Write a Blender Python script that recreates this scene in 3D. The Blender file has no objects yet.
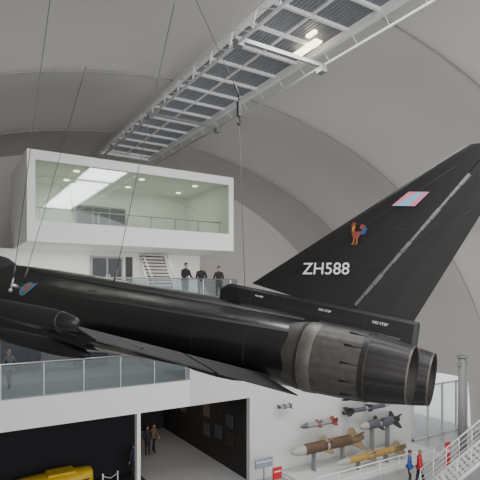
import bpy, bmesh, math, random
from mathutils import Vector, Matrix
random.seed(3)
H=9.6
CW=0.851; CS=0.526
def cam2w(X,Y,zr=0.0):
    return Vector((CW*X+CS*Y, -CS*X+CW*Y, H+zr))
scene=bpy.context.scene
COL=scene.collection

# ---------------------------------------------------------------- materials
def mat(name,col,rough=0.5,metal=0.0,noise=0.0,nscale=5.0,bump=0.0,emit=None,estr=0.0,coat=0.0,alpha=None,trans=0.0):
    m=bpy.data.materials.new(name); m.use_nodes=True
    nt=m.node_tree; b=nt.nodes['Principled BSDF']
    b.inputs['Base Color'].default_value=(*col,1)
    b.inputs['Roughness'].default_value=rough
    b.inputs['Metallic'].default_value=metal
    b.inputs['Coat Weight'].default_value=coat
    b.inputs['Coat Roughness'].default_value=0.12
    if trans: b.inputs['Transmission Weight'].default_value=trans
    if emit:
        b.inputs['Emission Color'].default_value=(*emit,1); b.inputs['Emission Strength'].default_value=estr
    if noise or bump:
        tc=nt.nodes.new('ShaderNodeTexCoord'); n=nt.nodes.new('ShaderNodeTexNoise')
        n.inputs['Scale'].default_value=nscale; n.inputs['Detail'].default_value=5
        nt.links.new(tc.outputs['Object'],n.inputs['Vector'])
        if noise:
            mx=nt.nodes.new('ShaderNodeMix'); mx.data_type='RGBA'
            mx.inputs['A'].default_value=(*[c*(1-noise) for c in col],1)
            mx.inputs['B'].default_value=(*[min(1,c*(1+noise)) for c in col],1)
            nt.links.new(n.outputs['Fac'],mx.inputs['Factor'])
            nt.links.new(mx.outputs['Result'],b.inputs['Base Color'])
        if bump:
            bp=nt.nodes.new('ShaderNodeBump'); bp.inputs['Strength'].default_value=bump; bp.inputs['Distance'].default_value=0.02
            nt.links.new(n.outputs['Fac'],bp.inputs['Height']); nt.links.new(bp.outputs['Normal'],b.inputs['Normal'])
    return m
def glassmat(name,tint,refl=0.12):
    m=bpy.data.materials.new(name); m.use_nodes=True; nt=m.node_tree
    for n in list(nt.nodes): nt.nodes.remove(n)
    o=nt.nodes.new('ShaderNodeOutputMaterial'); t=nt.nodes.new('ShaderNodeBsdfTransparent'); g=nt.nodes.new('ShaderNodeBsdfGlossy')
    mx=nt.nodes.new('ShaderNodeMixShader'); t.inputs[0].default_value=(*tint,1); g.inputs['Roughness'].default_value=0.03
    mx.inputs[0].default_value=refl
    nt.links.new(t.outputs[0],mx.inputs[1]); nt.links.new(g.outputs[0],mx.inputs[2]); nt.links.new(mx.outputs[0],o.inputs[0])
    return m
M_vault=mat('vault_white',(0.62,0.60,0.575),0.75,noise=0.05,nscale=0.3)
M_rib=mat('rib_grey',(0.24,0.24,0.24),0.6,noise=0.1)
M_ribv=mat('rib_vault',(0.34,0.33,0.31),0.6,noise=0.1)
M_white=mat('white_paint',(0.80,0.80,0.79),0.55,noise=0.02,nscale=1)
M_wall=mat('wall_paint',(0.62,0.62,0.61),0.7,noise=0.03,nscale=1)
M_floor=mat('floor_grey',(0.33,0.33,0.33),0.35,noise=0.08,nscale=1.5)
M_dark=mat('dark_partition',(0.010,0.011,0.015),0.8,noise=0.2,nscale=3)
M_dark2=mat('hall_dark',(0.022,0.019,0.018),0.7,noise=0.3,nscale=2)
M_black=mat('aircraft_black',(0.006,0.0056,0.0058),0.30,noise=0.4,nscale=2.5,bump=0.05,coat=0.15)
M_blackfin=mat('fin_black',(0.005,0.005,0.006),0.5,noise=0.25,nscale=4)
M_line=mat('panel_line',(0.02,0.02,0.022),0.6,noise=0.2)
M_hinge=mat('hinge_reflection',(0.15,0.15,0.145),0.55,noise=0.5,nscale=14)  # light grey is a reflection along the hinge line, painted in as colour
M_metal=mat('nozzle_metal',(0.055,0.052,0.048),0.55,0.35,noise=0.5,nscale=7)
M_metal2=mat('nozzle_band',(0.085,0.08,0.073),0.5,0.35,noise=0.4,nscale=9)
M_petal=mat('nozzle_petal',(0.018,0.017,0.017),0.5,0.4,noise=0.4,nscale=8)
M_hot=mat('nozzle_inner',(0.010,0.008,0.007),0.6,0.4,noise=0.3)
M_copper=mat('heat_shield_copper',(0.35,0.18,0.07),0.45,0.6,noise=0.3)
M_steel=mat('steel',(0.5,0.5,0.5),0.3,0.8,noise=0.1)
M_cable=mat('cable_steel',(0.10,0.10,0.10),0.5,0.5,noise=0.1)
M_grate=mat('grate_bluegrey',(0.17,0.18,0.195),0.5,0.2,noise=0.1)
M_textw=mat('marking_white',(0.72,0.72,0.72),0.6,noise=0.02)
M_glass=glassmat('window_glass',(0.74,0.82,0.76),0.14)
M_wglass=glassmat('clear_glass',(0.92,0.95,0.94),0.06)
M_rail=glassmat('balustrade_glass',(0.66,0.73,0.74),0.10)
M_lamp=mat('lamp_warm',(1,0.9,0.7),0.5,emit=(1,0.84,0.6),estr=5,noise=0.01)
M_lampw=mat('lamp_white',(1,1,1),0.5,emit=(1,0.97,0.9),estr=4,noise=0.01)
M_red=mat('sign_red',(0.5,0.02,0.03),0.5,noise=0.1)
M_yellow=mat('yellow_paint',(0.65,0.42,0.02),0.45,noise=0.08)
M_out=mat('paving_outside',(0.72,0.74,0.72),0.9,noise=0.1,nscale=.5)

# ---------------------------------------------------------------- helpers
def link(o,parent=None):
    COL.objects.link(o)
    if parent: o.parent=parent
    return o
def empty(name,loc=(0,0,0)):
    e=bpy.data.objects.new(name,None); e.location=loc; e.empty_display_size=0.3; COL.objects.link(e); return e
def mesh_obj(name,verts,faces,mats,parent=None,smooth=False,fm=None,fixn=True):
    me=bpy.data.meshes.new(name); me.from_pydata([tuple(v) for v in verts],[],faces)
    if not isinstance(mats,(list,tuple)): mats=[mats]
    for m in mats: me.materials.append(m)
    if fm:
        for p,i in zip(me.polygons,fm): p.material_index=i
    if fixn:
        bm=bmesh.new(); bm.from_mesh(me); bmesh.ops.recalc_face_normals(bm,faces=bm.faces); bm.to_mesh(me); bm.free()
    for p in me.polygons: p.use_smooth=smooth
    me.update()
    return link(bpy.data.objects.new(name,me),parent)
class MB:
    """mesh builder"""
    def __init__(s): s.v=[];s.f=[];s.m=[];s.sm=[]
    def add(s,vs,fs,mi=0,smooth=False):
        o=len(s.v); s.v+= [Vector(v) for v in vs]; s.f+=[[i+o for i in f] for f in fs]; s.m+=[mi]*len(fs); s.sm+=[smooth]*len(fs)
    def box(s,a,b,mi=0):
        x0,y0,z0=a;x1,y1,z1=b
        s.add([(x0,y0,z0),(x1,y0,z0),(x1,y1,z0),(x0,y1,z0),(x0,y0,z1),(x1,y0,z1),(x1,y1,z1),(x0,y1,z1)],
          [(0,3,2,1),(4,5,6,7),(0,1,5,4),(1,2,6,5),(2,3,7,6),(3,0,4,7)],mi)
    def tube(s,pts,rad,mi=0,n=8,caps=True):
        pts=[Vector(p) for p in pts]
        if not isinstance(rad,(list,tuple)): rad=[rad]*len(pts)
        vs=[];fs=[]
        for i,p in enumerate(pts):
            d=(pts[min(i+1,len(pts)-1)]-pts[max(i-1,0)]).normalized()
            up=Vector((0,0,1)) if abs(d.z)<0.9 else Vector((1,0,0))
            a=d.cross(up).normalized(); b=d.cross(a)
            for k in range(n):
                t=2*math.pi*k/n; vs.append(p+(a*math.cos(t)+b*math.sin(t))*rad[i])
        for i in range(len(pts)-1):
            for k in range(n):
                fs.append((i*n+k,i*n+(k+1)%n,(i+1)*n+(k+1)%n,(i+1)*n+k))
        if caps:
            fs.append(tuple(range(n))[::-1]); fs.append(tuple(range((len(pts)-1)*n,len(pts)*n)))
        s.add(vs,fs,mi,True)
    def ellipsoid(s,c,r,mi=0,nu=16,nv=10):
        vs=[];fs=[]
        for j in range(nv+1):
            ph=math.pi*j/nv
            for i in range(nu):
                t=2*math.pi*i/nu
                vs.append((c[0]+r[0]*math.sin(ph)*math.cos(t),c[1]+r[1]*math.sin(ph)*math.sin(t),c[2]+r[2]*math.cos(ph)))
        for j in range(nv):
            for i in range(nu):
                fs.append((j*nu+i,(j+1)*nu+i,(j+1)*nu+(i+1)%nu,j*nu+(i+1)%nu))
        s.add(vs,fs,mi,True)
    def lathe_x(s,prof,c=(0,0),mi=0,n=32,fn=None,cap=True,off=0.0):
        vs=[];fs=[];ms=[]
        for (x,r) in prof:
            for k in range(n):
                t=2*math.pi*k/n; rr=r*(fn(k,x) if fn else 1)
                vs.append((x+off,c[0]+rr*math.cos(t),c[1]+rr*math.sin(t)))
        for i in range(len(prof)-1):
            for k in range(n): fs.append((i*n+k,i*n+(k+1)%n,(i+1)*n+(k+1)%n,(i+1)*n+k))
        if cap:
            fs.append(tuple(range(n))); fs.append(tuple(range((len(prof)-1)*n,len(prof)*n))[::-1])
        s.add(vs,fs,mi,True)
    def xform(s,M,start=0):
        for i in range(start,len(s.v)): s.v[i]=M@s.v[i]
    def obj(s,name,mats,parent=None,fixn=True):
        o=mesh_obj(name,s.v,s.f,mats,parent,False,s.m,fixn)
        for p,sm in zip(o.data.polygons,s.sm): p.use_smooth=sm
        return o
def box(name,a,b,m,parent=None):
    q=MB(); q.box(a,b); return q.obj(name,m,parent)

# ---------------------------------------------------------------- vault shell
U0=9.7; ZS=18.24; HS=21.6
RIBS=[-12.6,-4.9,2.8,10.45,18.1,25.8,33.5]
def bulge(v):
    for a,b in zip(RIBS[:-1],RIBS[1:]):
        if a<=v<=b: return math.sin(math.pi*(v-a)/(b-a)) if a<v<b else 0
    return 0
BL=0.32
def vault_grid(t0,t1,v0,v1,nt,nv):
    vs=[];fs=[]
    for j in range(nv+1):
        v=v0+(v1-v0)*j/nv; bl=BL*bulge(v)
        for i in range(nt+1):
            t=t0+(t1-t0)*i/nt
            k=max(0,min(1,abs(t)/0.15-0.5))
            vs.append((U0+(HS+bl*k)*math.sin(t),v,max(0,(ZS+bl*k)*math.cos(t))))
    for j in range(nv):
        for i in range(nt):
            a=j*(nt+1)+i; fs.append((a,a+1,a+nt+2,a+nt+1))
    return vs,fs
ts=math.asin(1.6/HS); tw=math.acos(3.4/ZS)
q=MB()
for (a,b,v0,v1,nt,nv) in [(ts,math.pi/2,-12.6,20.2,60,80),(ts,tw,20.2,32,60,30),(-ts,-math.pi/2,-12.6,32,60,110)]:
    vs,fs=vault_grid(a,b,v0,v1,nt,nv); q.add(vs,fs,0,True)
vs,fs=vault_grid(-ts,ts,29.6,32,4,6); q.add(vs,fs,0,True)
q.obj('ceiling',M_vault,fixn=False)
q=MB()
for rv in RIBS[1:-1]:
    for sgn in (1,-1):
        pts=[(U0+(HS-.01)*math.sin(sgn*t),rv,(ZS-.01)*math.cos(t)) for t in [ts+(math.pi/2-ts)*i/60 for i in range(61)]]
        q.tube(pts,0.035,0,6)
q.obj('trim_ribs',M_ribv)
# end wall
q=MB(); n=64
arc=[(U0+(HS+.7)*math.sin(t),31.85,(ZS+.7)*math.cos(t)) for t in [-math.pi/2+math.pi*i/n for i in range(n+1)]]
q.add(arc+[(U0,31.85,0)],[(i,i+1,n+1) for i in range(n)])
q.obj('wall_end',M_vault)
# floor / outside
box('floor',(-12,-12.6,-.2),(31.4,32,0),M_floor)
box('ground_outside',(-60,-40,-.5),(120,120,-.22),M_out)

# ---------------------------------------------------------------- skylight
sk=empty('skylight')
q=MB()
w=1.55
x=-w
while x<w:
    q.box((U0+x,-12,ZS-.10),(U0+x+.080,29.5,ZS-.03)); x+=.135
q.obj('grating_slats',M_grate,sk)
q=MB()
v=-11.5
while v<29.5:
    q.box((U0-w,v,ZS-.20),(U0+w,v+.10,ZS-.08)); v+=1.35
q.box((U0-.04,-12,ZS-.16),(U0+.04,29.5,ZS-.06))
for s in (-1,1):
    q.box((U0+s*1.62-.09,-12,ZS-.32),(U0+s*1.62+.09,29.6,ZS+.05))
q.box((U0-1.7,29.45,ZS-.3),(U0+1.7,29.6,ZS+.05))
q.obj('frame_bars',M_white,sk)
q=MB()
q.tube([(U0-2.05,-12,ZS-.55),(U0-2.05,29.4,ZS-.55)],.05)
q.tube([(U0-1.8,-12,ZS-.85),(U0-1.8,29.4,ZS-.85)],.05)
q.tube([(U0+1.95,-12,ZS-.55),(U0+1.95,29.4,ZS-.55)],.045)
v=-11.5;k=0
while v<29:
    q.tube([(U0-2.05,v,ZS-.55),(U0-1.8,v+.67,ZS-.85),(U0-2.05,v+1.35,ZS-.55)],.018,0,5)
    q.tube([(U0-1.8,v+.67,ZS-.85),(U0-1.62,v+.67,ZS-.2)],.018,0,5)
    q.tube([(U0+1.95,v,ZS-.55),(U0+1.62,v,ZS-.2)],.018,0,5)
    v+=1.35
q.obj('edge_truss',M_white,sk)
q=MB(); 
for v in (5,12.9,20.5):
    q.box((U0-1.9,v,ZS-.75),(U0+1.9,v+.08,ZS-.62))
    for uu in (-1.75,1.7): q.box((U0+uu-.12,v-.1,ZS-.95),(U0+uu+.12,v+.2,ZS-.75))
q.obj('cross_rail',M_rib,sk)
q=MB(); q.box((U0+.85,12.3,ZS-.32),(U0+1.15,13.5,ZS-.24)); q.box((U0+.45,11.9,ZS-.32),(U0+.6,12.3,ZS-.24))
q.obj('lamp_strip',M_lamp,sk)

# ---------------------------------------------------------------- mezzanine building
VW=20.2
box('wall_band',(-9,VW,4.2),(9.75,VW+.35,5.4),M_white)
box('wall_upper_right',(9.75,VW,4.2),(25.3,VW+.3,6.4),M_wall)
box('wall_upper_mid',(9.75,VW,6.4),(13.2,VW+.3,8.7),M_white)
box('wall_lower_right',(13.06,VW,0),(25.3,VW+.3,4.2),M_wall)
box('wall_return_right',(25.0,VW+.3,0),(25.3,27,6.4),M_wall)
box('column_doorway',(7.2,VW,0),(7.36,VW+.3,4.2),M_white)
box('floor_level_one',(-9,VW+.35,4.9),(13.2,27,5.35),M_floor)
box('ceiling_hall',(-9,VW+.35,4.2),(13.2,31.5,4.35),M_dark2)
box('wall_partition_left',(-9,24.6,0),(8.8,24.8,4.2),M_dark)
box('wall_hall_back',(6,31.3,0),(13.4,31.5,4.2),M_dark2)
box('wall_hall_side',(13.06,VW+.3,0),(13.3,31.5,4.2),M_dark2)
box('floor_hall',(-9,VW+.1,0),(8.7,24.6,.012),M_dark)
q=MB()
for i,(v,z,c) in enumerate([(22.2,2.6,0),(22.2,1.6,1),(23.4,2.7,1),(23.4,1.7,0),(24.8,2.6,2),(24.8,1.5,0),(26.4,2.4,1),(28,2.2,2)]):
    q.box((13.0,v-.35,z-.35),(13.055,v+.35,z+.35),c)
q.obj('exhibit_panels',[mat('panel_a',(0.07,0.07,0.08),0.4,noise=.5,nscale=8),mat('panel_b',(0.04,0.03,0.028),0.4,noise=.5,nscale=8),mat('panel_c',(0.12,0.10,0.08),.4,noise=.5,nscale=6)])
M_room=mat('room_grey',(0.19,0.20,0.21),.7,noise=.1,nscale=.6)
box('wall_level_one_back',(-9,26.8,5.35),(13.2,27,8.7),M_room)
box('wall_level_one_side',(9.75,VW+.3,5.35),(9.95,26.8,8.7),M_room)
q=MB()
for u in (-4.5,-1,2.5,6):
    q.box((u,26.6,5.5),(u+1.8,26.78,7.6))
q.obj('exhibit_boards',mat('board_dark',(0.06,0.07,0.09),.5,noise=.5,nscale=3))
q=MB()
for u in (-5,-2.5,0,2.5,5,7.5):
    for v in (21.6,24.2): q.box((u-.25,v-.25,8.62),(u+.25,v+.25,8.69))
q.obj('ceiling_lights',M_lampw)
def balustrade(name,u0,u1,v,z0,z1,step=1.6):
    e=empty(name)
    q=MB(); q.box((u0,v-.008,z0),(u1,v+.008,z1-.05)); q.obj('glass_panels',M_rail,e)
    q=MB(); q.tube([(u0,v,z1),(u1,v,z1)],.03)
    u=u0
    while u<=u1+.01:
        q.box((u-.02,v-.02,z0),(u+.02,v+.02,z1)); u+=step
    q.obj('handrail',M_steel,e); return e
balustrade('glass_balustrade',-9,9.6,VW+.12,5.4,6.75,1.55)
# level two
box('floor_level_two',(-9,VW,8.7),(12.6,27,9.05),M_white)
balustrade('glass_balustrade',-9,12.4,VW+.12,9.05,10.12,1.5)
box('wall_level_two_back',(-3,24.2,9.05),(12.3,24.4,11.5),M_white)
q=MB(); 
q.box((6.2,24.08,9.05),(7.85,24.19,11.3),0)
for a in (6.3,7.07): 
    q.box((a,24.05,9.2),(a+.68,24.09,11.2),1)
q.box((6.95,24.02,9.9),(7.0,24.06,10.4),2); q.box((7.1,24.02,9.9),(7.15,24.06,10.4),2)
q.obj('door_1',[mat('door_frame_grey',(0.35,0.35,0.35),.5,noise=.05),mat('door_dark',(0.04,0.045,0.05),.2,noise=.1),M_steel])
box('window_recess',(8.0,24.1,9.2),(8.35,24.19,11.3),mat('recess_dark',(0.03,0.03,0.03),.4,noise=.2))
e=empty('mezzanine_stair'); q=MB()
for i in range(13):
    q.box((8.75,22.2+i*.145,9.05+.18*(i+1)-.05),(10.0,22.2+i*.145+.20,9.05+.18*(i+1)))
q.obj('treads',mat('tread_dark',(0.05,0.03,0.03),.5,noise=.2),e)
q=MB()
for u in (8.72,10.03):
    q.tube([(u,22.2,9.1),(u,24.05,11.4)],.05,0,6); q.tube([(u,22.1,10.05),(u,23.6,11.45)],.025,0,6); q.tube([(u,22.15,9.05),(u,22.15,10.05)],.02,0,6)
q.obj('stringers',M_white,e)
# cabin box
cb=empty('glazed_cabin')
BU0,BU1,BV0,BV1,BZ0,BZ1=2.76,12.1,VW-.02,25.4,11.5,15.1
q=MB()
q.box((BU0,BV0,BZ0),(BU1,BV1,BZ0+.3)); q.box((BU0,BV0,BZ1-.25),(BU1,BV1,BZ1))
q.box((BU0,BV0,BZ0+.3),(BU0+.3,BV1,BZ1-.25)); q.box((BU1-.25,BV0,BZ0+.3),(BU1,BV1,BZ1-.25))
q.box((BU0+.3,BV1-.2,BZ0+.3),(BU1-.25,BV1,BZ1-.25))
q.box((BU0+.3,BV0,BZ0+.3),(BU1-.25,BV0+.2,12.33)); q.box((BU0+.3,BV0,14.72),(BU1-.25,BV0+.2,BZ1-.25))
q.obj('shell',M_white,cb)
q=MB(); q.box((BU0+.3,BV0+.1,12.33),(BU1-.25,BV0+.12,14.72)); q.obj('front_glass',M_glass,cb)
q=MB()
q.box((5.7,25.1,12.0),(8.3,25.2,13.9),0); 
for u in (5.7,6.55,7.4,8.25): q.box((u,25.05,12.0),(u+.06,25.12,13.9),1)
q.box((5.7,25.05,13.86),(8.3,25.12,13.94),1)
q.obj('rear_window',[mat('rear_dark',(0.03,0.04,0.045),.1,noise=.2),M_rib],cb)
q=MB(); q.tube([(3.2,20.9,12.95),(11.8,20.9,12.95)],.025)
for i in range(8): q.box((3.3+i*1.2,20.88,11.85),(3.34+i*1.2,20.92,12.95))
q.obj('inner_rail',M_steel,cb)
q=MB()
for u in (5,8,10.8):
    for v in (21.8,23.8): q.ellipsoid((u,v,14.83),(.14,.14,.03))
q.obj('downlights',M_lamp,cb)
q=MB(); q.box((8.9,24.2,11.8),(10.3,24.9,12.75)); q.obj('counter',M_wall,cb)

# glazed end bay
wn=empty('window_1'); q=MB()
for u in (25.4,26.9,28.4,29.9,31.1): q.box((u,VW-.02,0),(u+.1,VW+.1,3.4))
for z in (0,3.3): q.box((25.4,VW-.02,z),(31.2,VW+.1,z+.1))
q.obj('mullions',M_wall,wn)
q=MB(); q.box((25.4,VW+.03,.1),(31.2,VW+.045,3.3)); q.obj('panes',M_wglass,wn)
# light column
e=empty('lighting_column'); q=MB()
p=cam2w(12.5,27); q.tube([(p.x,p.y,0),(p.x,p.y,5.8)],[.24,.21],0,16); q.tube([(p.x,p.y,0),(p.x,p.y,.12)],.4,0,16)
q.tube([(p.x,p.y,5.8),(p.x,p.y,5.9)],.3,0,16); q.box((p.x-.35,p.y-.1,5.35),(p.x+.35,p.y+.1,5.55))
q.obj('post',M_rib,e)
# entry staircase at right
st=empty('staircase'); q=MB(); q2=MB(); q3=MB()
A=cam2w(8.5,21.5); A.z=0; B=cam2w(13.6,21.0); B.z=0; D=(B-A); Lh=D.length; d=D.normalized(); nrm=Vector((-d.y,d.x,0))
nst=26; rise=.175; run=Lh/nst
def slab(qq,p0,p1,h0,h1,off0,off1):
    vs=[p0+nrm*off0+Vector((0,0,h0)),p1+nrm*off0+Vector((0,0,h0)),p1+nrm*off1+Vector((0,0,h0)),p0+nrm*off1+Vector((0,0,h0))]
    vs+= [v+Vector((0,0,h1-h0)) for v in vs]
    qq.add(vs,[(0,3,2,1),(4,5,6,7),(0,1,5,4),(1,2,6,5),(2,3,7,6),(3,0,4,7)])
for i in range(nst):
    slab(q,A+d*run*i,A+d*run*(i+1.1),rise*(i+1)-.05,rise*(i+1),0,1.5)
q.obj('treads',M_wall,st)
for off in (0,1.5):
    a=A+nrm*off; b=B+nrm*off+Vector((0,0,rise*nst))
    q2.tube([a,b],.09,0,6)
    for hh,r in ((1.0,.035),(.72,.015),(.48,.015),(.24,.015)):
        q2.tube([a+Vector((0,0,hh)),b+Vector((0,0,hh))],r,0,6)
    for i in range(0,nst+1,3):
        pp=a+(b-a)*(i/nst); q2.tube([pp,pp+Vector((0,0,1.0))],.025,0,6)
q2.obj('railings',M_white,st)
box('floor_landing',(cam2w(13.7,21.5).x-.2,cam2w(13.7,21.5).y-1.2,4.3),(cam2w(13.7,21.5).x+3,cam2w(13.7,21.5).y+2.2,4.55),M_white)

# signs
def sign(name,X,Y,w,h,z0,m,yaw=0):
    e=empty(name); p=cam2w(X,Y); q=MB()
    q.box((p.x-w/2,p.y-.03,z0),(p.x+w/2,p.y+.03,z0+h),0); q.box((p.x-w/2+.06,p.y-.035,z0+h*.6),(p.x+w/2-.06,p.y-.03,z0+h*.72),2)
    q.box((p.x-.03,p.y-.02,0),(p.x+.03,p.y+.02,z0),1); q.box((p.x-.2,p.y-.15,0),(p.x+.2,p.y+.15,.02),1)
    q.obj('board',[m,M_steel,M_textw],e)
sign('red_banner_sign',9.95,23.0,.35,1.1,1.2,M_red)
sign('red_sign',1.75,22.6,.5,.55,.7,M_red)
sign('information_board',1.15,23.1,1.0,.45,1.05,mat('board_print',(0.25,0.3,0.36),.4,noise=.6,nscale=6))

# ---------------------------------------------------------------- missiles on display
def missile(name,u0,u1,v,z,r,cols,fins=True,flip=False,tilt=0,stand=True):
    e=empty(name); q=MB(); L=u1-u0
    prof=[(0,.15*r),(.03*L,.55*r),(.08*L,.8*r),(.16*L,r),(.5*L,r),(.8*L,r),(.93*L,.8*r),(L,.55*r)]
    if flip: prof=[(L-x,rr) for x,rr in prof][::-1]
    n0=len(q.f)
    q.lathe_x(prof,(0,0),0,20)
    for f in range(n0,len(q.f)):
        cx=sum(q.v[i].x for i in q.f[f])/len(q.f[f])/L
        if flip: cx=1-cx
        q.m[f]=1 if cx<.14 else (2 if cx>.8 else 0)
    q.lathe_x([(.45*L,r*1.03),(.48*L,r*1.03)],(0,0),1,20)
    if fins:
        for k in range(4):
            t=math.pi/4+k*math.pi/2; c,s=math.cos(t),math.sin(t)
            for (xa,xb,hh) in ((.78,.95,1.3),(.38,.52,.9)):
                if flip: xa,xb=1-xb,1-xa
                xm=xa+(xb-xa)*.6 if not flip else xa+(xb-xa)*.4
                P=[(xa*L,r*.8),(xb*L,r*.8),((xb if not flip else xm)*L,r*(1+hh)),((xm if not flip else xa)*L,r*(1+hh))]
                vs=[]
                for th in (-.015,.015):
                    for (x,rr) in P: vs.append((x,c*rr-s*th,s*rr+c*th))
                q.add(vs,[(0,1,2,3),(7,6,5,4),(0,4,5,1),(1,5,6,2),(2,6,7,3),(3,7,4,0)],2)
    q.xform(Matrix.Translation((u0,v,z))@Matrix.Rotation(tilt,4,'Y'))
    if stand:
        for fr in (.3,.7):
            if z<2: q.box((u0+fr*L-.04,v-.15,.26),(u0+fr*L+.04,v+.15,z-r*.95),3)
            else: q.box((u0+fr*L-.04,v,z-.04),(u0+fr*L+.04,VW-.01,z+.04),3)
    q.obj('body',cols+[M_rib],e)
c_brown=mat('missile_brown',(0.10,0.06,0.035),.5,noise=.4,nscale=3); c_tan=mat('missile_tan',(0.22,0.16,0.09),.5,noise=.4,nscale=3)
c_grey=mat('missile_grey',(0.09,0.10,0.115),.4,noise=.2); c_wh=mat('missile_white',(0.36,0.36,0.35),.4,noise=.15); c_lg=mat('missile_light_grey',(0.26,0.26,0.26),.4,noise=.15)
c_yel=mat('missile_yellow',(0.38,0.24,0.06),.45,noise=.25); c_bk=mat('missile_black',(0.03,0.03,0.03),.4,noise=.2); c_redm=mat('missile_red',(0.22,0.05,0.03),.5,noise=.2)
missile('missile',14.8,19.8,19.1,1.45,.28,[c_brown,c_wh,c_tan])
missile('missile',16.8,22.0,18.0,.85,.18,[c_yel,c_wh,c_tan])
missile('missile',19.8,23.0,19.3,1.95,.25,[c_grey,c_wh,c_bk])
missile('missile',15.9,18.5,19.7,2.42,.13,[c_lg,c_grey,c_redm])
missile('missile',18.9,22.8,19.7,2.78,.13,[c_grey,c_wh,c_bk],flip=True)
missile('missile',18.9,21.6,19.8,3.45,.09,[c_grey,c_bk,c_wh])
missile('missile',14.5,15.4,19.8,3.6,.08,[c_lg,c_bk,c_grey])
e=empty('display_plinth'); q=MB(); q.box((14.8,17.4,0),(24.4,19.9,.25)); q.box((14.7,17.3,0),(24.5,20.0,.12)); q.obj('base',M_wall,e)
e=empty('barrier_rail'); q=MB()
q.tube([(14.6,17.0,.9),(24.6,17.0,.9)],.03,0,6); q.tube([(14.6,17.0,.5),(24.6,17.0,.5)],.02,0,6)
for i in range(8): q.tube([(14.6+i*10/7,17.0,0),(14.6+i*10/7,17.0,.9)],.025,0,6)
q.obj('rail',M_white,e)

# ---------------------------------------------------------------- lifeboat
e=empty('airborne_lifeboat'); q=MB()
ns=20
LB=3.6
vs=[];fs=[];n=20
for i in range(ns+1):
    t=i/ns; wd=.75*max(.03,math.sin(math.pi*(.06+t*.80)))**.6; sh=.10*(2*t-1)**2
    for k in range(n):
        a=2*math.pi*k/n
        y=wd*math.copysign(abs(math.cos(a))**.7,math.cos(a)); z=.76+sh+(.48 if math.sin(a)>0 else .55)*math.copysign(abs(math.sin(a))**.8,math.sin(a))*(.45+.55*wd/.75)
        vs.append((t*LB,y,z))
for i in range(ns):
    for k in range(n): fs.append((i*n+k,i*n+(k+1)%n,(i+1)*n+(k+1)%n,(i+1)*n+k))
fs.append(tuple(range(n))); fs.append(tuple(range(ns*n,(ns+1)*n)))
q.add(vs,fs,0,True)
q.box((.62*LB-.6,-.4,1.16),(.62*LB+.6,.4,1.30),0)
q.box((.8,-.5,0),(.95,.5,.40),1); q.box((2.9,-.5,0),(3.05,.5,.40),1)
q.tube([(.2,-.45,.9),(2,-.77,.85),(3.4,-.6,.9)],.03,1)
q.xform(Matrix.Translation((2.35,23.1,0)))
q.obj('hull',[M_yellow,c_bk],e)
e=empty('barrier_post'); q=MB()
for u in (6.3,7.0):
    q.tube([(u,22.3,0),(u,22.3,1.0)],.03,0,8); q.tube([(u,22.3,0),(u,22.3,.03)],.16,0,12); q.ellipsoid((u,22.3,1.02),(.05,.05,.05))
q.tube([(6.3,22.3,.95),(6.65,22.3,.8),(7.0,22.3,.95)],.015,0,6)
q.obj('posts',M_white,e)

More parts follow.
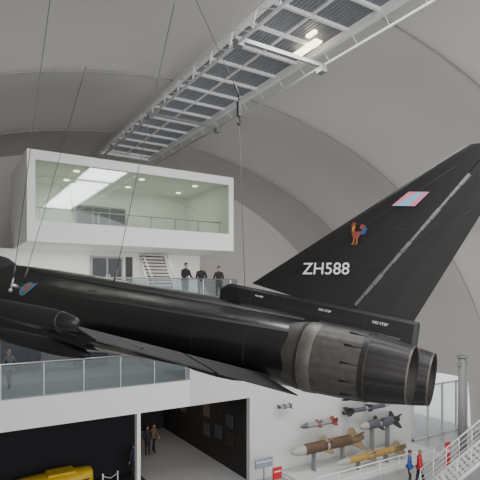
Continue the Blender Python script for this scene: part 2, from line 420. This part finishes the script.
# ---------------------------------------------------------------- people
def person(name,loc,yaw,jacket,trouser,hair,pose='stand',height=1.72,skin=(0.5,0.3,0.22),jname=None):
    sc=height/1.75
    vs=[];es=[];rs=[]
    def add(p,r,par=None):
        vs.append(p); rs.append(r)
        if par is not None: es.append((par,len(vs)-1))
        return len(vs)-1
    lean=.05 if pose=='rail' else 0
    pel=add((0,0,.96),(.15,.12)); sp=add((0,lean*.4,1.14),(.145,.115),pel); ch=add((0,lean,1.33),(.17,.125),sp)
    nb=add((0,lean+.005,1.46),(.085,.075),ch); nk=add((0,lean+.015,1.545),(.055,.055),nb)
    ends=[]
    for s in (-1,1):
        shd=add((s*.17,lean,1.405),(.075,.075),ch)
        if pose=='rail' or (pose=='mixed' and s==1):
            el=add((s*.25,lean+.06,1.14),(.052,.052),shd); wr=add((s*.17,lean+.29,1.09),(.034,.034),el)
        elif pose=='walk':
            el=add((s*.25,-s*.1,1.13),(.052,.052),shd); wr=add((s*.25,-s*.1+.12,.9),(.034,.034),el)
        else:
            el=add((s*.245,-.02,1.12),(.052,.052),shd); wr=add((s*.255,.05,.87),(.034,.034),el)
        ends.append((Vector(vs[el]),Vector(vs[wr]),s))
        st_=.16*s if pose=='walk' else .02*s
        hp=add((s*.09,0,.9),(.105,.105),pel); kn=add((s*.1,st_*.6+.03,.5),(.068,.068),hp)
        an=add((s*.11,st_,.1),(.045,.045),kn); add((s*.125,st_+.15,.045),(.042,.035),an)
    me=bpy.data.meshes.new('skel'); me.from_pydata(vs,es,[]); o=bpy.data.objects.new('skel',me); COL.objects.link(o)
    md=o.modifiers.new('skin','SKIN'); md.use_smooth_shade=True
    for i,sv in enumerate(me.skin_vertices[0].data): sv.radius=rs[i]; sv.use_root=(i==0)
    o.modifiers.new('sub','SUBSURF').levels=1
    dg=bpy.context.evaluated_depsgraph_get(); dg.update()
    m2=o.evaluated_get(dg).to_mesh()
    q=MB(); q.add([v.co.copy() for v in m2.vertices],[tuple(p.vertices) for p in m2.polygons],0,True)
    o.evaluated_get(dg).to_mesh_clear(); bpy.data.objects.remove(o)
    for i,f in enumerate(q.f):
        c=sum((q.v[k] for k in f),Vector())/len(f)
        if c.z<.1: q.m[i]=3
        elif c.z<.97 and abs(c.x)<.21: q.m[i]=1
        elif c.z>1.49 and abs(c.x)<.1: q.m[i]=2
    q.tube([(0,0,.90),(0,0,1.0)],[.185,.18],0,16,False)
    q.tube([(0,lean,1.44),(0,lean+.01,1.51)],[.09,.075],0,12,False)
    for el,wr,s in ends:
        dr=(wr-el).normalized(); side=Vector((0,0,1)).cross(dr)
        if side.length<.3: side=Vector((0,1,0))
        side.normalize(); 
        if pose!='rail': side=Vector((0,1,0))-dr*dr.y; side.normalize()
        nr=dr.cross(side)
        q.tube([wr-dr*.02,wr+dr*.03,wr+dr*.085],[.026,.04,.036],2,8)
        for fi,ln in enumerate((.066,.076,.072,.056)):
            b=wr+dr*.08+side*(.027-.018*fi)
            q.tube([b,b+dr*ln*.5,b+dr*ln*.85+nr*s*.02],[.010,.009,.007],2,6)
        b=wr+dr*.03+side*.032; q.tube([b,b+side*.025+dr*.03,b+side*.03+dr*.06],[.012,.011,.009],2,6)
    hy=lean+.03
    q.ellipsoid((0,hy,1.64),(.075,.093,.113),2,20,14)
    q.ellipsoid((0,hy+.03,1.575),(.05,.055,.045),2,12,8)
    q.tube([(0,hy+.088,1.655),(0,hy+.112,1.62),(0,hy+.09,1.612)],[.008,.015,.010],2,6)
    for s in (-1,1):
        q.ellipsoid((s*.077,hy,1.635),(.012,.02,.032),2,8,6); q.ellipsoid((s*.03,hy+.083,1.65),(.013,.009,.008),4,8,6)
    q.ellipsoid((0,hy+.083,1.583),(.024,.008,.006),5,8,6)
    n0=len(q.v); q.ellipsoid((0,hy-.012,1.668),(.085,.098,.104),6,20,14)
    for i in range(n0,len(q.v)):
        v=q.v[i]
        if v.z<1.665 and v.y>hy-.01: v.y=hy-.01; 
        if v.z<1.60: v.z=1.60
    q.xform(Matrix.Translation(loc)@Matrix.Rotation(yaw,4,'Z')@Matrix.Scale(sc,4))
    e=empty(name)
    mm=lambda n,c,r=.8: mat(n,c,r,noise=.12,nscale=12)
    q.obj('figure',[mm('jacket',jacket),mm('trousers',trouser),mm('skin',skin,.5),mm('shoes',(0.02,0.02,0.02),.5),mm('eyes',(0.02,0.015,0.01),.3),mm('lips',(0.35,0.12,0.1),.5),mm('hair',hair,.6)],e,fixn=False)
def pl(px,v,z): # place by bearing and wall distance
    k=(px-240)/480; d=v/(CW-CS*k); return Vector((d*(CW*k+CS),v,z))
face=math.pi  # facing -v (to hall)
person('person_at_railing',pl(185,20.86,9.05),face+.2,(0.015,0.015,0.018),(0.02,0.02,0.03),(0.03,0.02,0.02),'rail',1.84)
person('person_at_railing',pl(201,20.86,9.05),face-.3,(0.02,0.02,0.024),(0.02,0.02,0.02),(0.30,0.28,0.25),'rail',1.76)
person('person_at_railing',pl(219,20.88,9.05),face-.7,(0.03,0.025,0.025),(0.03,0.03,0.03),(0.04,0.03,0.02),'rail',1.72)
p=cam2w(8.30,23.5); person('visitor_in_blue',(p.x,p.y,0),face+.6,(0.03,0.08,0.32),(0.03,0.03,0.05),(0.05,0.03,0.02),'stand',1.76)
p=cam2w(8.72,23.3); person('visitor_in_red',(p.x,p.y,0),face+1.0,(0.5,0.03,0.04),(0.02,0.03,0.06),(0.2,0.15,0.1),'walk',1.84)
person('visitor_in_hall',(8.3,23.7,0),.3,(0.03,0.035,0.06),(0.02,0.02,0.03),(0.03,0.02,0.02),'stand',1.75)
person('visitor_in_hall',(10.1,26.6,0),face,(0.04,0.03,0.04),(0.02,0.02,0.03),(0.03,0.02,0.02),'stand',1.72)
person('visitor_in_hall',(10.6,26.9,0),face+.5,(0.20,0.12,0.06),(0.02,0.02,0.03),(0.03,0.02,0.02),'walk',1.68)
person('visitor_on_mezzanine',(.75,22.2,5.35),face,(0.03,0.03,0.04),(0.02,0.02,0.03),(0.03,0.02,0.02),'stand',1.74)
person('visitor_on_mezzanine',(2.4,22.6,5.35),.5,(0.10,0.10,0.12),(0.02,0.02,0.03),(0.2,0.15,0.1),'walk',1.70)

# ---------------------------------------------------------------- fighter jet
S=0.9
pitch=math.radians(6); bank=math.radians(11)
def dirw(X,Y): return Vector((CW*X+CS*Y,-CS*X+CW*Y,0))
f0=dirw(-.866,.5); r0=dirw(.5,.866)
Z=Vector((0,0,1))
A_=f0*math.cos(pitch)+Z*math.sin(pitch); U_=Z*math.cos(pitch)-f0*math.sin(pitch)
B_=r0*math.cos(bank)-U_*math.sin(bank); Un=U_*math.cos(bank)+r0*math.sin(bank)
org=cam2w(3.6*S,10*S,-1.79*S)
MJ=Matrix(((A_.x*S,-B_.x*S,Un.x*S,org.x),(A_.y*S,-B_.y*S,Un.y*S,org.y),(A_.z*S,-B_.z*S,Un.z*S,org.z),(0,0,0,1)))
jet=empty('fighter_jet'); jet.matrix_world=MJ
def interp(tab,x):
    if x<=tab[0][0]: return tab[0][1:]
    for a,b in zip(tab[:-1],tab[1:]):
        if x<=b[0]:
            t=(x-a[0])/(b[0]-a[0]); t=t*t*(3-2*t)*.5+t*.5
            return tuple(p+(r-p)*t for p,r in zip(a[1:],b[1:]))
    return tab[-1][1:]
TAB=[(2.1,1.36,.74,-.74,.92,2.6),(3,1.38,.77,-.78,.98,2.5),(5,1.38,.80,-.84,1.12,2.4),(7.8,1.34,.84,-.92,1.19,2.3),(10,1.25,.88,-1.0,1.26,2.2),
     (12,1.08,.92,-1.05,1.29,2.15),(14,.9,.92,-.95,1.29,2.1),(15.2,.66,.7,-.6,.95,2),(16.4,.36,.38,-.32,.42,2),(17.3,.03,.05,-.03,.05,2)]
N=64
def section(s):
    W,sh,bt,sp,ex=interp(TAB,s); pts=[]
    for k in range(N):
        t=2*math.pi*k/N; c,sn=math.cos(t),math.sin(t)
        y=W*math.copysign(abs(c)**(2/ex),c); z=(sh if sn>0 else -bt)*math.copysign(abs(sn)**(2/ex),sn)
        if sn>0: z+= (sp-sh)*math.exp(-(y/.42)**2)
        pts.append(Vector((s,y,z+.0)))
    return pts
q=MB(); sts=[2.1+ (17.3-2.1)*i/70 for i in range(71)]
vs=[];fs=[]
for s in sts: vs+=section(s)
for i in range(len(sts)-1):
    for k in range(N): fs.append((i*N+k,i*N+(k+1)%N,(i+1)*N+(k+1)%N,(i+1)*N+k))
fs.append(tuple(range(N))); fs.append(tuple(range((len(sts)-1)*N,len(sts)*N)))
q.add(vs,fs,0,True); q.obj('fuselage',M_black,jet)
q=MB()
for s in (3.3,4.7,6.3,8.1,9.7,11.3,12.6):
    a=[Vector((p.x,p.y*1.004,p.z*1.004)) for p in section(s)]; b=[Vector((p.x,p.y*1.004,p.z*1.004)) for p in section(s+.025)]
    q.add(a+b,[(k,(k+1)%N,N+(k+1)%N,N+k) for k in range(N)],0,True)
q.obj('panel_joints',M_line,jet)
q=MB()
def strip(qq,k,s0,s1,hh,mi=0):
    n=30; vs=[]
    for i in range(n+1):
        s=s0+(s1-s0)*i/n; sec=section(s); p=sec[k]; p2=sec[k+1]; c=Vector((s,0,0)); nn=(p-c).normalized()
        vs+= [p+nn*hh,p2+nn*hh]
    qq.add(vs,[(2*i,2*i+1,2*i+3,2*i+2) for i in range(n)],mi,True)
strip(q,13,2.4,12.5,.012); strip(q,5,2.4,9,.008)
# small access panels on the side
for (s,k) in ((3.8,7),(5.4,8),(6.9,6),(8.6,9),(10.2,8)):
    strip(q,k,s,s+.35,.006)
q.obj('seam_strips',M_line,jet)
q=MB()
q.add([(2.4,-.6,.55),(2.4,.6,.55),(2.4,.6,-.55),(2.4,-.6,-.55),(.45,-.12,.42),(.45,.12,.42),(.45,.12,-.25),(.45,-.12,-.25)],
      [(0,1,2,3),(7,6,5,4),(0,4,5,1),(1,5,6,2),(2,6,7,3),(3,7,4,0)])
q.box((-.05,-.07,.30),(.6,.07,.58),1)
q.obj('centre_fairing',[M_black,M_copper],jet)
# engine bays & nozzles
for side in (1,-1):
    q=MB(); 
    cy=side*.665; o=-.10 if side==1 else -.30
    q.lathe_x([(2.9,.55),(2.45,.70),(2.2,.745),(2.05,.745)],(cy,0),0,48)
    q.lathe_x([(2.06,.755),(2.04,.765),(1.78,.755),(1.76,.74)],(cy,0),1,48)
    def rib(k,x): return 1.0 if (k%4) else .985
    q.lathe_x([(1.77,.74),(1.30,.73),(1.0,.71),(.78+o,.695)],(cy,0),0,96,rib,False)
    q.lathe_x([(.90,.705),(.80,.705)],(cy,0),2,48,None,False,o)
    def petal(k,x): return 1.0 if (k%6) else .965
    q.lathe_x([(.82,.69),(.55,.665),(.25,.62),(.02,.575)],(cy,0),2,96,petal,False,o)
    q.lathe_x([(.02,.575),(.0,.565),(.01,.54),(.35,.45),(.8,.42),(1.4,.5)],(cy,0),3,48,None,False,o)
    q.lathe_x([(.03,.582),(-.005,.575)],(cy,0),1,48,None,False,o)
    vs=[(1.4+o,cy,0)]+[(1.4+o,cy+.5*math.cos(2*math.pi*k/48),.5*math.sin(2*math.pi*k/48)) for k in range(48)]
    q.add(vs,[(0,1+k,1+(k+1)%48) for k in range(48)],3)
    q.lathe_x([(1.4,.25),(1.1,.2),(.85,.04)],(cy,0),3,24,None,True,o)
    for k in range(12):
        t=2*math.pi*k/12; q.tube([(1.15,cy+.725*math.cos(t),.725*math.sin(t)),(.8,cy+.69*math.cos(t),.69*math.sin(t))],.018,2,6)
    q.obj('engine_nozzle',[M_metal,M_metal2,M_petal,M_hot],jet,fixn=False)
# fin base fairing
q=MB()
top=lambda s:1.12+(1.50-1.12)*s/4.9
stn=[.02,0.08,.6,1.5,2.5,3.5,4.4,4.75,4.98]
vs=[];fs=[]
for s in stn:
    w=.20 if s<4.2 else .20-(s-4.2)*.12
    w=.15 if s<.05 else w
    zb=.60; zt=top(s)
    if s>4.8: zt=top(4.6)-.12
    for (y,z) in ((-w,zb),(-w,zt-.08),(-w*.6,zt),(w*.6,zt),(w,zt-.08),(w,zb)): vs.append((s,y,z))
for i in range(len(stn)-1):
    for k in range(6): fs.append((i*6+k,i*6+(k+1)%6,(i+1)*6+(k+1)%6,(i+1)*6+k))
fs.append(tuple(range(6))); fs.append(tuple(range((len(stn)-1)*6,len(stn)*6)))
q.add(vs,fs,0); 
q.add([(0.3,-.45,.5),(0.3,.45,.5),(0.3,.25,.72),(0.3,-.25,.72),(4.2,-.6,.6),(4.2,.6,.6),(4.2,.3,1.0),(4.2,-.3,1.0)],[(0,1,2,3),(7,6,5,4),(0,4,5,1),(1,5,6,2),(2,6,7,3),(3,7,4,0)],0)
q.obj('fin_root_fairing',M_blackfin,jet)
q=MB()
for y in (.203,-.203):
    for z0 in (.84,):
        q.add([(0.1,y,z0),(4.2,y,z0+.30),(4.2,y,z0+.315),(0.1,y,z0+.014)],[(0,1,2,3)])
for s in (1.1,2.2,3.1,4.0):
    q.box((s,-.204,.65),(s+.015,.204,top(s)-.09))
q.obj('fairing_joints',M_line,jet)
def fin_panel(name,le,te,m,thick):
    q=MB(); vs=[];fs=[]; C=[0,.08,.25,.5,.75,1]
    prof=[.15,.6,.9,1,.9,.75] if thick[1]=='f' else [1,.9,.7,.5,.25,.06]
    n=len(C)
    for i,(l,t) in enumerate(zip(le,te)):
        tk=thick[0]*(1-.6*i/(len(le)-1))
        for sg in (1,-1):
            for c,p in zip(C,prof):
                vs.append((l[0]+(t[0]-l[0])*c,sg*tk*p,l[1]+(t[1]-l[1])*c))
    R=2*n
    for i in range(len(le)-1):
        for sg in (0,1):
            for c in range(n-1):
                a=i*R+sg*n+c; fs.append((a,a+1,a+R+1,a+R))
        fs.append((i*R,i*R+n,(i+1)*R+n,(i+1)*R)); fs.append((i*R+n-1,i*R+2*n-1,(i+1)*R+2*n-1,(i+1)*R+n-1))
    for i in (0,len(le)-1):
        for c in range(n-1): fs.append((i*R+c,i*R+c+1,i*R+n+c+1,i*R+n+c))
    q.add(vs,fs); return q.obj(name,m,jet)
def lp(a,b,t): return (a[0]+(b[0]-a[0])*t,a[1]+(b[1]-a[1])*t)
LEr,LEt=(4.15,1.56),(-.33,5.02); HGr,HGt2=(1.53,1.12),(-.90,5.03); TEr,TEt=(0.15,1.10),(-1.42,4.85)
lev=[0,.25,.5,.75,.96,1.0]
le=[lp(LEr,LEt,t) for t in lev]; le[-1]=(-.45,5.09)
hg=[lp(HGr,HGt2,t) for t in lev]; hg[-1]=(-.93,5.12); te=[lp(TEr,TEt,t) for t in lev]; te[-1]=(-1.44,5.02)
fin_panel('vertical_fin',le,hg,M_blackfin,(.10,'f'))
fin_panel('rudder',[(a[0]-.025,a[1]) for a in hg],te,M_blackfin,(.075,'r'))
q=MB()
hA=Vector((1.42,0,1.32));hB=Vector((-.56,0,4.42)); dd=(hB-hA); 
nseg=12
for sg in (1,-1):
    for i in range(nseg):
        a=hA+dd*(i/nseg); b=hA+dd*((i+.93)/nseg); tk=.10*.75*(1-.55*(i/nseg))+.014
        wd=.028+.02*((i*7)%3)/2
        q.add([(a.x-wd,sg*tk,a.z-.02),(a.x+wd*.6,sg*tk,a.z+.02),(b.x+wd*.6,sg*tk,b.z+.02),(b.x-wd,sg*tk,b.z-.02)],[(0,1,2,3)])
q.tube([hA+Vector((.0,.085,-.0)),hB+Vector((0,.045,0))],.012,0,6)
q.obj('rudder_hinge_sheen',M_hinge,jet)  # hinge line strip with its reflection painted light grey
q=MB()
for a,b in (((3.2,1.75),(-.3,4.6)),((.6,2.6),(-.7,3.6)),((3.0,2.35),(1.0,2.25)),((1.9,3.2),(.3,3.1))):
    aV=Vector((a[0],.112,a[1])); bV=Vector((b[0],.08,b[1])); q.tube([aV,bV],.004,0,4)
q.obj('fin_panel_lines',M_line,jet)
def text(s,size,loc,name,rot=0):
    cu=bpy.data.curves.new(name,'FONT'); cu.body=s; cu.size=size; cu.extrude=.002; cu.align_x='LEFT'; cu.offset=.001*size/.4
    o=bpy.data.objects.new(name,cu); COL.objects.link(o)
    dg=bpy.context.evaluated_depsgraph_get(); me=bpy.data.meshes.new_from_object(o.evaluated_get(dg)); bpy.data.objects.remove(o)
    me.materials.clear(); me.materials.append(M_textw)
    M=Matrix(((-1,0,0,loc[0]),(0,0,1,loc[1]),(0,1,0,loc[2]),(0,0,0,1)))@Matrix.Rotation(rot,4,'Z')
    me.transform(M); oo=bpy.data.objects.new(name,me); link(oo,jet); return oo
text('ZH588',.40,(2.79,.125,1.90),'serial_number',math.radians(5))
text('NO STEP',.075,(2.2,.21,1.08),'stencil',math.radians(-5)); text('NO STEP',.085,(.95,.21,.96),'stencil',math.radians(-5)); text('NO STEP',.06,(3.9,.21,1.22),'stencil',math.radians(-5))
q=MB(); y=.115
def quad(qq,pts,mi): qq.add([(a,y,b) for a,b in pts],[tuple(range(len(pts)))],mi)
cx,cz=.60,3.78
quad(q,[(cx+.34,cz-.13),(cx+.10,cz-.13),(cx-.20,cz+.20),(cx+.02,cz+.20)],1)
quad(q,[(cx+.10,cz-.13),(cx-.02,cz-.13),(cx-.30,cz+.20),(cx-.20,cz+.20)],1)
quad(q,[(cx+.34,cz-.13),(cx+.34-.055,cz-.13+.0001),(cx+.02-.22,cz+.20),(cx+.02,cz+.20)],0)
quad(q,[(cx-.02,cz-.13),(cx-.16,cz-.13),(cx-.42,cz+.20),(cx-.30,cz+.20)],0)
o=q.obj('fin_flash',[mat('flash_pink',(0.62,0.20,0.30),.5,noise=.05),mat('flash_blue',(0.18,0.44,0.60),.5,noise=.05)],jet)
for i,vv in enumerate(o.data.vertices):
    if 8<=i<12: vv.co.y+=.003
q=MB(); bx,bz=1.65,2.94; y=.13
def poly(pts,mi):
    q.add([(bx-a*.9,y,bz+b) for a,b in pts],[tuple(range(len(pts)))],mi)
poly([(-.10,.0),(-.04,-.10),(.07,-.10),(.13,.0),(.08,.08),(0,.06),(-.05,.12)],0)
poly([(-.05,.12),(-.11,.03),(-.12,.18),(-.09,.24),(-.03,.2)],1)
poly([(-.12,.24),(-.13,.30),(-.08,.27),(-.05,.31),(-.03,.25),(-.06,.2),(-.12,.18),(-.16,.19)],0)
poly([(.08,.08),(.13,.0),(.24,.02),(.28,.14),(.2,.22),(.16,.1)],2)
poly([(.16,.1),(.2,.22),(.12,.26),(.07,.17)],0)
poly([(-.03,-.10),(.0,-.10),(-.02,-.24),(-.09,-.24),(-.04,-.21)],1)
poly([(.04,-.10),(.07,-.10),(.08,-.22),(.01,-.24),(.05,-.2)],1)
q.obj('cockerel_badge',[mat('badge_red',(0.22,0.04,0.025),.5,noise=.2),mat('badge_orange',(0.40,0.16,0.03),.5,noise=.2),mat('badge_blue',(0.03,0.06,0.18),.5,noise=.2)],jet)
q=MB(); s0=11.4
def ring(r0,r1,mi,off):
    n=28; vs=[];fs=[]
    for k in range(n):
        t=2*math.pi*k/n
        for r in (r0,r1):
            s=s0+r*math.cos(t); h=.50+r*math.sin(t)
            W,sh,bt,sp,ex=interp(TAB,s); yy=W*(max(0,1-abs(h/sh)**ex))**(1/ex)
            vs.append((s,yy+off,h))
    for k in range(n): a=2*k;b=2*((k+1)%n); fs.append((a,b,b+1,a+1))
    q.add(vs,fs,mi,True)
ring(0.001,.12,1,.03); ring(.12,.28,0,.025)
q.obj('roundel',[mat('roundel_blue',(0.08,0.18,0.26),.5,noise=.1),mat('roundel_pink',(0.4,0.10,0.06),.5,noise=.1)],jet)
# wings
def wing(sg):
    q=MB()
    def st(L): # L lateral
        t=(L-1.0)/(5.3-1.0)
        return dict(le=9.6+(5.1-9.6)*t, hi=2.75+(4.55-2.75)*t, z=-.62+(-.22+.62)*t, tk=.15*(1-t)+.03*t)
    Ls=[1.0,2,3,4,5.3]; C=[0,.04,.12,.3,.55,.8,1]; P=[0,.45,.75,1,.95,.7,.45]; n=len(C); vs=[];fs=[]
    for L in Ls:
        a=st(L)
        for s_ in (1,-1):
            for c,p in zip(C,P): vs.append((a['le']+(a['hi']-a['le'])*c,sg*L,a['z']+s_*p*a['tk']))
    R=2*n
    for i in range(len(Ls)-1):
        for s_ in (0,1):
            for c in range(n-1):
                k=i*R+s_*n+c; fs.append((k,k+1,k+R+1,k+R))
        fs.append((i*R+n-1,i*R+2*n-1,(i+1)*R+2*n-1,(i+1)*R+n-1))
    k=(len(Ls)-1)*R; fs.append(tuple([k+c for c in range(n)]+[k+n+c for c in range(n-1,0,-1)]))
    q.add(vs,fs,0,False)
    for La,Lb in ((1.35,3.1),(3.18,5.15)):
        vs=[]
        for L in (La,Lb):
            a=st(L); ch=1.05-.42*(L-1)/4.3; dr=math.radians(13)
            h0=a['z'];tk=a['tk']*.45
            vs+=[(a['hi']-.03,sg*L,h0+tk),(a['hi']-.03,sg*L,h0-tk),(a['hi']-ch*math.cos(dr),sg*L,h0-ch*math.sin(dr)-.012),(a['hi']-ch*math.cos(dr),sg*L,h0-ch*math.sin(dr)+.012)]
        q.add(vs,[(0,1,2,3),(7,6,5,4),(0,4,5,1),(1,5,6,2),(2,6,7,3),(3,7,4,0)],0)
    for L in (1.9,3.14,4.3):
        a=st(L); n0=len(q.v)
        q.lathe_x([(1.3,.02),(1.0,.07),(.4,.10),(0,.09),(-.5,.02)],(0,0),0,12)
        q.xform(Matrix.Translation((a['hi'],sg*L,a['z']-a['tk']-.02)),n0)
    n0=len(q.v)
    q.lathe_x([(4.05,.03),(4.1,.09),(4.3,.13),(4.7,.16),(6.3,.16),(7.0,.12),(7.5,.06),(7.7,.01)],(sg*5.4,-.18),0,24)
    q.lathe_x([(4.4,.145),(4.43,.15)],(sg*5.4,-.18),1,24)
    L=3.0;a=st(L)
    q.add([(6.9,sg*L-.06,a['z']),(6.9,sg*L+.06,a['z']),(5.9,sg*L+.03,a['z']),(5.9,sg*L-.03,a['z']),(7.5,sg*L-.05,a['z']-.3),(7.5,sg*L+.05,a['z']-.3),(6.5,sg*L+.02,a['z']-.3),(6.5,sg*L-.02,a['z']-.3)],
          [(0,1,2,3),(7,6,5,4),(0,4,5,1),(1,5,6,2),(2,6,7,3),(3,7,4,0)],0)
    q.lathe_x([(6.1,.03),(6.3,.10),(6.7,.15),(7.2,.18),(8.8,.18),(9.8,.12),(10.3,.02)],(sg*L,a['z']-.42),0,24)
    q.obj('wing',[M_blackfin,M_line],jet)
wing(1); wing(-1)
q=MB()
vs=[];st2=[(8.6,.95,-.85,-.95),(10.5,.95,-.6,-1.2),(12.6,.85,-.6,-1.3),(12.9,.85,-.75,-1.25)]
for (s,w,zt,zb) in st2:
    for y,z in ((-w,zt),(w,zt),(w,zb+.2),(w-.25,zb),(-w+.25,zb),(-w,zb+.2)): vs.append((s,y,z))
fs=[]
for i in range(3):
    for k in range(6): fs.append((i*6+k,i*6+(k+1)%6,(i+1)*6+(k+1)%6,(i+1)*6+k))
fs+=[tuple(range(6)),tuple(range(18,24))]
q.add(vs,fs); q.obj('air_intake',M_black,jet)
q=MB(); q.ellipsoid((14.7,0,.95),(1.3,.40,.60),0,24,16); q.obj('canopy',mat('canopy_glass',(0.03,0.035,0.04),.08,coat=.5,noise=.1),jet)
q=MB()
for sg in (1,-1):
    q.add([(15.2,sg*.5,.15),(14.2,sg*.6,.12),(13.7,sg*1.9,.0),(14.1,sg*1.9,.0),(15.2,sg*.5,.20),(14.2,sg*.6,.16),(13.7,sg*1.9,.03),(14.1,sg*1.9,.03)],[(0,1,2,3),(7,6,5,4),(0,4,5,1),(1,5,6,2),(2,6,7,3),(3,7,4,0)])
q.obj('canards',M_black,jet)
q=MB(); q.tube([(11.75,1.0,.45),(11.75,1.3,.5)],.06); q.tube([(11.75,1.28,.3),(11.75,1.28,.72)],.03); q.ellipsoid((11.75,1.28,.32),(.07,.07,.07))
q.obj('lifting_lug',M_steel,jet)

# cables
def vz(p):
    du=p.x-U0
    return ZS*math.sqrt(max(0,1-(du/HS)**2))
def cable(P0,px_top,dep,name='suspension_cable',r=.010,e=0):
    k=(px_top[0]-240)/480
    a=cam2w(k*dep,dep,(290-px_top[1])/480*dep); d=(a-P0)
    t=.2
    for _ in range(400):
        pt=P0+d*t
        if pt.z>=vz(pt)-.02: break
        t+=.01
    q=MB(); q.tube([P0,P0+d*t],r,0,6)
    q.tube([P0,P0+d.normalized()*.35],.025,0,8)
    q.obj(name,M_cable)
cable(MJ@Vector((11.75,1.28,.72)),(50,0),11.5)
cable(MJ@Vector((11.6,1.0,.80)),(82,80),17.0)
cable(MJ@Vector((8.4,.45,1.10)),(175,0),14.0)
hp=cam2w(-.02,12.6,(290-112)/480*12.6)
e=empty('hoist_hook'); q=MB()
q.box((hp.x-.05,hp.y-.05,hp.z-.12),(hp.x+.05,hp.y+.05,hp.z+.28)); q.tube([hp+Vector((0,0,.25)),hp+Vector((0,0,.42))],.03,0,8)
q.tube([hp+Vector((0,0,-.1)),hp+Vector((0.03,0,-.25)),hp+Vector((.0,0,-.35)),hp+Vector((-.06,0,-.30))],.025,0,8)
q.obj('hook_block',c_bk,e)
q=MB(); q.tube([hp+Vector((0,0,-.35)),MJ@Vector((4.35,0,1.47))],.008,0,6); q.obj('suspension_cable',M_cable)
cable(hp+Vector((0,0,.44)),(196,0),12.9,r=.008)

# ---------------------------------------------------------------- lights
def area(name,loc,target,size,power,col=(1,1,1)):
    l=bpy.data.lights.new(name,'AREA'); l.shape='RECTANGLE'; l.size=size[0]; l.size_y=size[1]; l.energy=power; l.color=col
    o=bpy.data.objects.new(name,l); o.location=loc; o.rotation_euler=(Vector(target)-Vector(loc)).to_track_quat('-Z','Y').to_euler(); COL.objects.link(o); return o
area('skylight_sun_panel',(U0,2,ZS-.4),(U0,2,0),(2.6,24),2700,(.98,.99,1))
area('hall_fill',(0,-9,12),(10,14,12),(14,8),2600,(1,.97,.93))  # added fill behind the camera for jet and vault, not a real lamp
area('cabin_light',(7.4,22.8,14.75),(7.4,22.8,0),(7,3),130,(1,.93,.8))
area('level_two_light',(6.5,22.2,11.4),(6.5,22.2,0),(9,2),110,(1,.95,.88))
area('level_one_light',(2,23.5,8.6),(2,23.5,0),(14,4),110,(1,.97,.93))
area('hall_interior_light',(10.6,26,4.15),(10.6,26,0),(3,6),50,(1,.9,.8))
area('wall_fill',(18,14,11),(19,20.2,2),(10,1),420,(1,.98,.95))  # added area light to brighten the missile wall, no actual fitting
w=bpy.data.worlds.new('World'); scene.world=w; w.use_nodes=True
bg=w.node_tree.nodes['Background']; bg.inputs[0].default_value=(.92,.95,1,1); bg.inputs[1].default_value=1.7

# ---------------------------------------------------------------- camera
cd=bpy.data.cameras.new('camera'); cd.sensor_width=36; cd.lens=36; cd.shift_y=50/480; cd.clip_end=500
co=bpy.data.objects.new('camera',cd); co.location=(0,0,H); co.rotation_euler=(math.pi/2,0,-math.atan2(CS,CW)); COL.objects.link(co)
scene.camera=co
